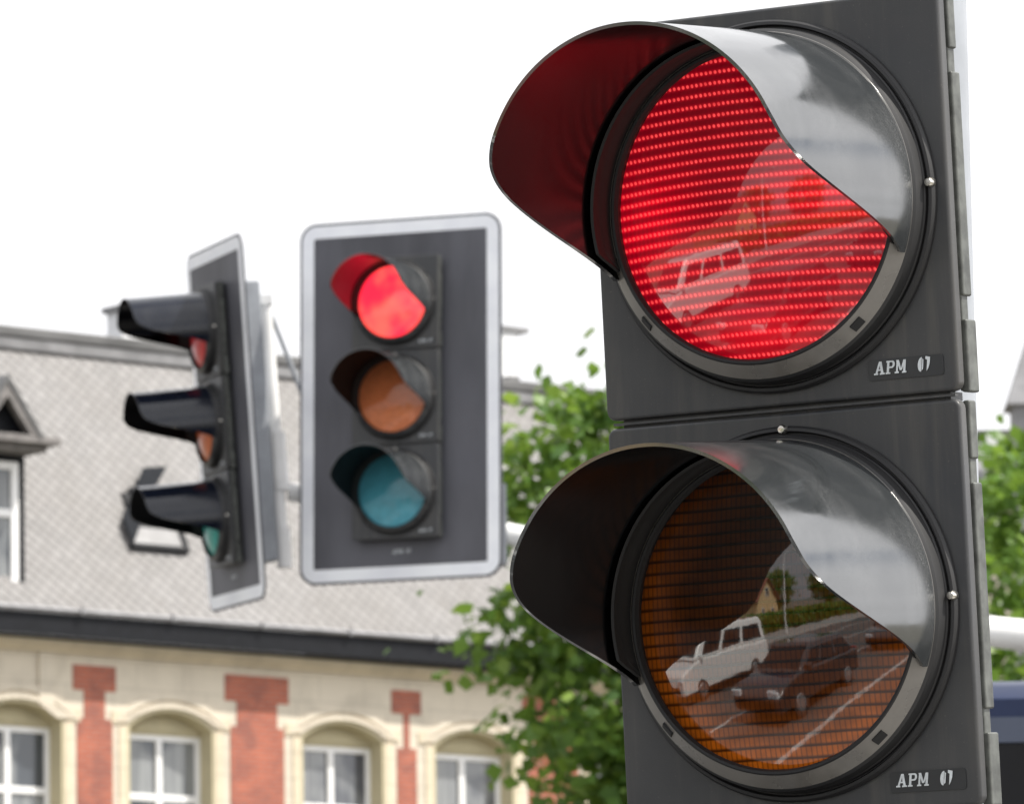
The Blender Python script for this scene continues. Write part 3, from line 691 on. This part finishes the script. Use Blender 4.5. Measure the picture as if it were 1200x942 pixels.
tree((1.98,60,0),8.35,1.9,3.2,3,'green broadleaf tree between the hanging signals and the close signal',M['leaf'],nclump=230,nleaf=95,size=.15,clr=.6,extra=((-1.68, 0, 1.91), (-1.84, 0.3, 1.45), (-1.49, -0.3, 2.22), (-1.31, 0.2, 2.38), (-1.6, -0.4, 1.6), (-1.94, 0.1, 1.64), (-1.31, 0.4, 1.99), (-1.53, 0.2, 1.3), (-1.23, -0.2, 1.6), (-2.13, 0, 0.42), (-1.97, 0.3, 0.16), (-1.79, -0.2, 1.15), (-1.38, 0.5, 1.45)))
tree((6.7,70,0),8.45,3.4,3.8,11,'yellow-green sunlit tree at the right edge above the blue coach',M['leafy'],nclump=300,nleaf=80,size=.16)
# trees, hedge and house across the road behind the viewer (seen in the lenses)
t3=tree((-44,-34,0),4.6,3.6,3.4,21,'dark broadleaf tree beside the house across the road',M['leaf'],nclump=130,nleaf=45,size=.32,clr=.9,group='trees across the road')
for (x,y,s,lab) in ((-37,-44,1.15,'tallest dark tree across the road, farthest from the house'),(-49,-26,.9,'small dark tree just behind the yellow house')):
    q=copy_tree(t3); q.location=(x,y,0); q.scale=(s,s,s); q['label']=lab
M['yellow']=mat('yellow_render',(.62,.45,.24),.85,var=.08)
M['redroof']=mat('red_roof_tiles',(.22,.075,.05),.7,var=.2,vscale=8)
hs=empty('house',(-40,-14,0),(0,0,R_(62))); hs.scale=(.8,.8,.75); tag(hs,'yellow rendered house with red gable roof across the road, mirrored in the lenses','house')
mb=MB(); mb.box(-3.6,3.6,-5,5,0,3.6); mb.prism([(-3.6,-5,3.6),(3.6,-5,3.6),(0,-5,6.6)],(0,10,0)); mb.build('wall',M['yellow'],hs,smooth=0)
mb=MB()
for sg in (-1,1): mb.prism([(0,-5.4,6.85),(sg*4.0,-5.4,3.4),(sg*4.0,-5.4,3.26),(0,-5.4,6.70)],(0,10.8,0))
mb.build('roof',M['redroof'],hs,smooth=0)
for x,z in ((-1.6,1.2),(1.6,1.2),(0,4.2)):
    mb=MB(); mb.box(x-.5,x+.5,-5.06,-4.99,z,z+1.2); w_=mb.build('window',M['wframe'],hs,smooth=0); mb=MB(); mb.box(x-.42,x+.42,-5.075,-5.062,z+.08,z+1.12); mb.build('pane',M['glass'],w_,smooth=0)
lp=rd(-14,-18.2); mb=MB(); mb.tube([(0,0,0),(0,0,5.6)],[.07,.045],14); lo=mb.build('street_lamp',M['galv']); lo.location=lp
mb=MB(); mb.tube([(0,0,5.6),(.35,-.1,5.75),(.9,-.25,5.78)],.03,10); mb.build('lamp_arm',M['galv'],lo); mb=MB(); mb.box(.75,1.25,-.42,-.2,5.74,5.84); mb.build('lamp_head',M['galv'],lo,bevel=.03)
tag(lo,'slim pale street lamp on the far pavement by the hedge','street lamp')
# low hedge along the far pavement
rng=random.Random(5); hb=MB()
for i in range(9000):
    u=rng.uniform(-70,-12); p=rd(u,-22+rng.uniform(-.7,.7),rng.uniform(.1,1.6)); nrm=Vector((rng.gauss(0,1),rng.gauss(0,1),rng.gauss(0,1))).normalized(); a=nrm.orthogonal().normalized(); w=nrm.cross(a); s=rng.uniform(.15,.3)
    hb.bm.faces.new([hb.bm.verts.new(q) for q in (p-a*s,p+w*s*.6,p+a*s,p-w*s*.6)])
tag(hb.build('hedge',M['leaf'],None,smooth=0),'long clipped green hedge along the far pavement across the road','hedge')

# ------------------------------------------------------------------ far roofs and tower on the right
M['slated']=mat('grey_slate',(.24,.24,.25),.6,var=.25,vscale=1.5)
th=empty('town_house',(19.6,204,0)); tag(th,'distant grey slate mansard roof rising behind the right-hand tree','building')
mb=MB(); mb.box(-6,8,0,10,0,29.2); mb.build('wall',M['stone'],th,smooth=0)
mb=MB(); mb.hexa([(-6.3,-.3,29.2),(8.3,-.3,29.2),(8.3,10.3,29.2),(-6.3,10.3,29.2),(-5.6,1.0,31.6),(7.6,1.0,31.6),(7.6,9,31.6),(-5.6,9,31.6)]); mb.build('roof',M['slated'],th,smooth=0)
mb=MB(); mb.box(-5.75,7.75,.85,9.15,31.6,31.8); mb.build('ridge_band',M['lead'],th,smooth=0)
mb=MB(); mb.box(-5.45,-5.0,-.1,.3,30.9,31.5); mb.build('dormer',M['wplaster'],th,smooth=0)
tw=empty('church_tower',(14.95,192,-.7)); tag(tw,'distant grey stone tower top at the right edge of the sky','tower')
mb=MB(); mb.box(-.75,.75,-.75,.75,0,31.2); mb.build('shaft',M['slated'],tw,smooth=0)
mb=MB(); mb.hexa([(-.95,-.95,31.2),(.95,-.95,31.2),(.95,.95,31.2),(-.95,.95,31.2),(-.33,-.33,33.1),(.33,-.33,33.1),(.33,.33,33.1),(-.33,.33,33.1)]); mb.build('spire',M['slated'],tw,smooth=0)
mb=MB(); mb.box(-.3,.3,-.3,.3,33.1,33.3); mb.build('cap',M['redroof'],tw,smooth=0)

# ------------------------------------------------------------------ light
SUN_EL=R_(56); sv=Vector((1,-.2,0)).normalized(); S=Vector((sv.x*math.cos(SUN_EL),sv.y*math.cos(SUN_EL),math.sin(SUN_EL)))
sd=bpy.data.lights.new('sun','SUN'); sd.energy=5.0; sd.angle=R_(.53); sd.color=(1,.95,.87)
so=bpy.data.objects.new('sun',sd); COL.objects.link(so); so.rotation_euler=(-S).to_track_quat('-Z','Y').to_euler(); so.location=(20,0,40)
w=bpy.data.worlds.new('World'); sc.world=w; w.use_nodes=True
class WT(NT):
    def __init__(s,w): s.t=w.node_tree; s.n=s.t.nodes; s.l=s.t.links
t=WT(w); bg=t.n['Background']; bg.inputs['Strength'].default_value=.1
sky=t.new('ShaderNodeTexSky',sky_type='NISHITA'); sky.sun_disc=False; sky.sun_elevation=SUN_EL; sky.sun_rotation=math.atan2(S.x,S.y); sky.air_density=1; sky.dust_density=2.5; sky.ozone_density=1.2
d=t.new('ShaderNodeTexCoord').outputs['Generated']; x,y,z=t.xyz(d)
zz=t.m('ADD',t.m('MAXIMUM',z,0.),.28); pl_=t.comb(t.m('DIVIDE',x,zz),t.m('DIVIDE',y,zz),0.)
n1=t.noise(1.15,7,.55,pl_,.25)
dt=t.new('ShaderNodeVectorMath',operation='DOT_PRODUCT'); t.l.new(d,dt.inputs[0]); dt.inputs[1].default_value=tuple(S)
bright=t.sstep(dt.outputs['Value'],-.6,.5,4.0,14.)
n2=t.noise(2.3,6,.6,t.scale(pl_,(1.,1.3,1.)),.3)
bright=t.m('MULTIPLY',bright,t.sstep(n2,.3,.72,.86,1.12))
cl=t.comb(bright,t.m('MULTIPLY',bright,1.0),t.m('MULTIPLY',bright,1.02))
cov=t.sstep(n1,.36,.50)
hz=t.sstep(z,.42,.28)          # clouds close up towards the horizon
cov=t.m('MAXIMUM',cov,hz)
t.put(bg.inputs['Color'],t.mix(cov,sky.outputs[0],cl))

# ------------------------------------------------------------------ camera
cd=bpy.data.cameras.new('camera'); cam=bpy.data.objects.new('camera',cd); COL.objects.link(cam); sc.camera=cam
cd.sensor_width=36; cd.sensor_fit='HORIZONTAL'; cd.lens=36*8000/1200; cd.clip_start=.1; cd.clip_end=3000
P=math.atan(1219/8000); ROLL=.0147
fw=Vector((0,math.cos(P),math.sin(P))); up=Vector((0,-math.sin(P),math.cos(P))); rt=Vector((1,0,0))
r2=rt*math.cos(ROLL)-up*math.sin(ROLL); u2=up*math.cos(ROLL)+rt*math.sin(ROLL)
Mx=Matrix((r2,u2,-fw)).transposed().to_4x4(); Mx.translation=Vector((0,0,1.65)); cam.matrix_world=Mx
cd.dof.use_dof=True; cd.dof.focus_distance=6.5; cd.dof.aperture_fstop=34
vs=sc.view_settings; vs.view_transform='Standard'; vs.look='None'; vs.exposure=.3; vs.gamma=1; vs.use_curve_mapping=False
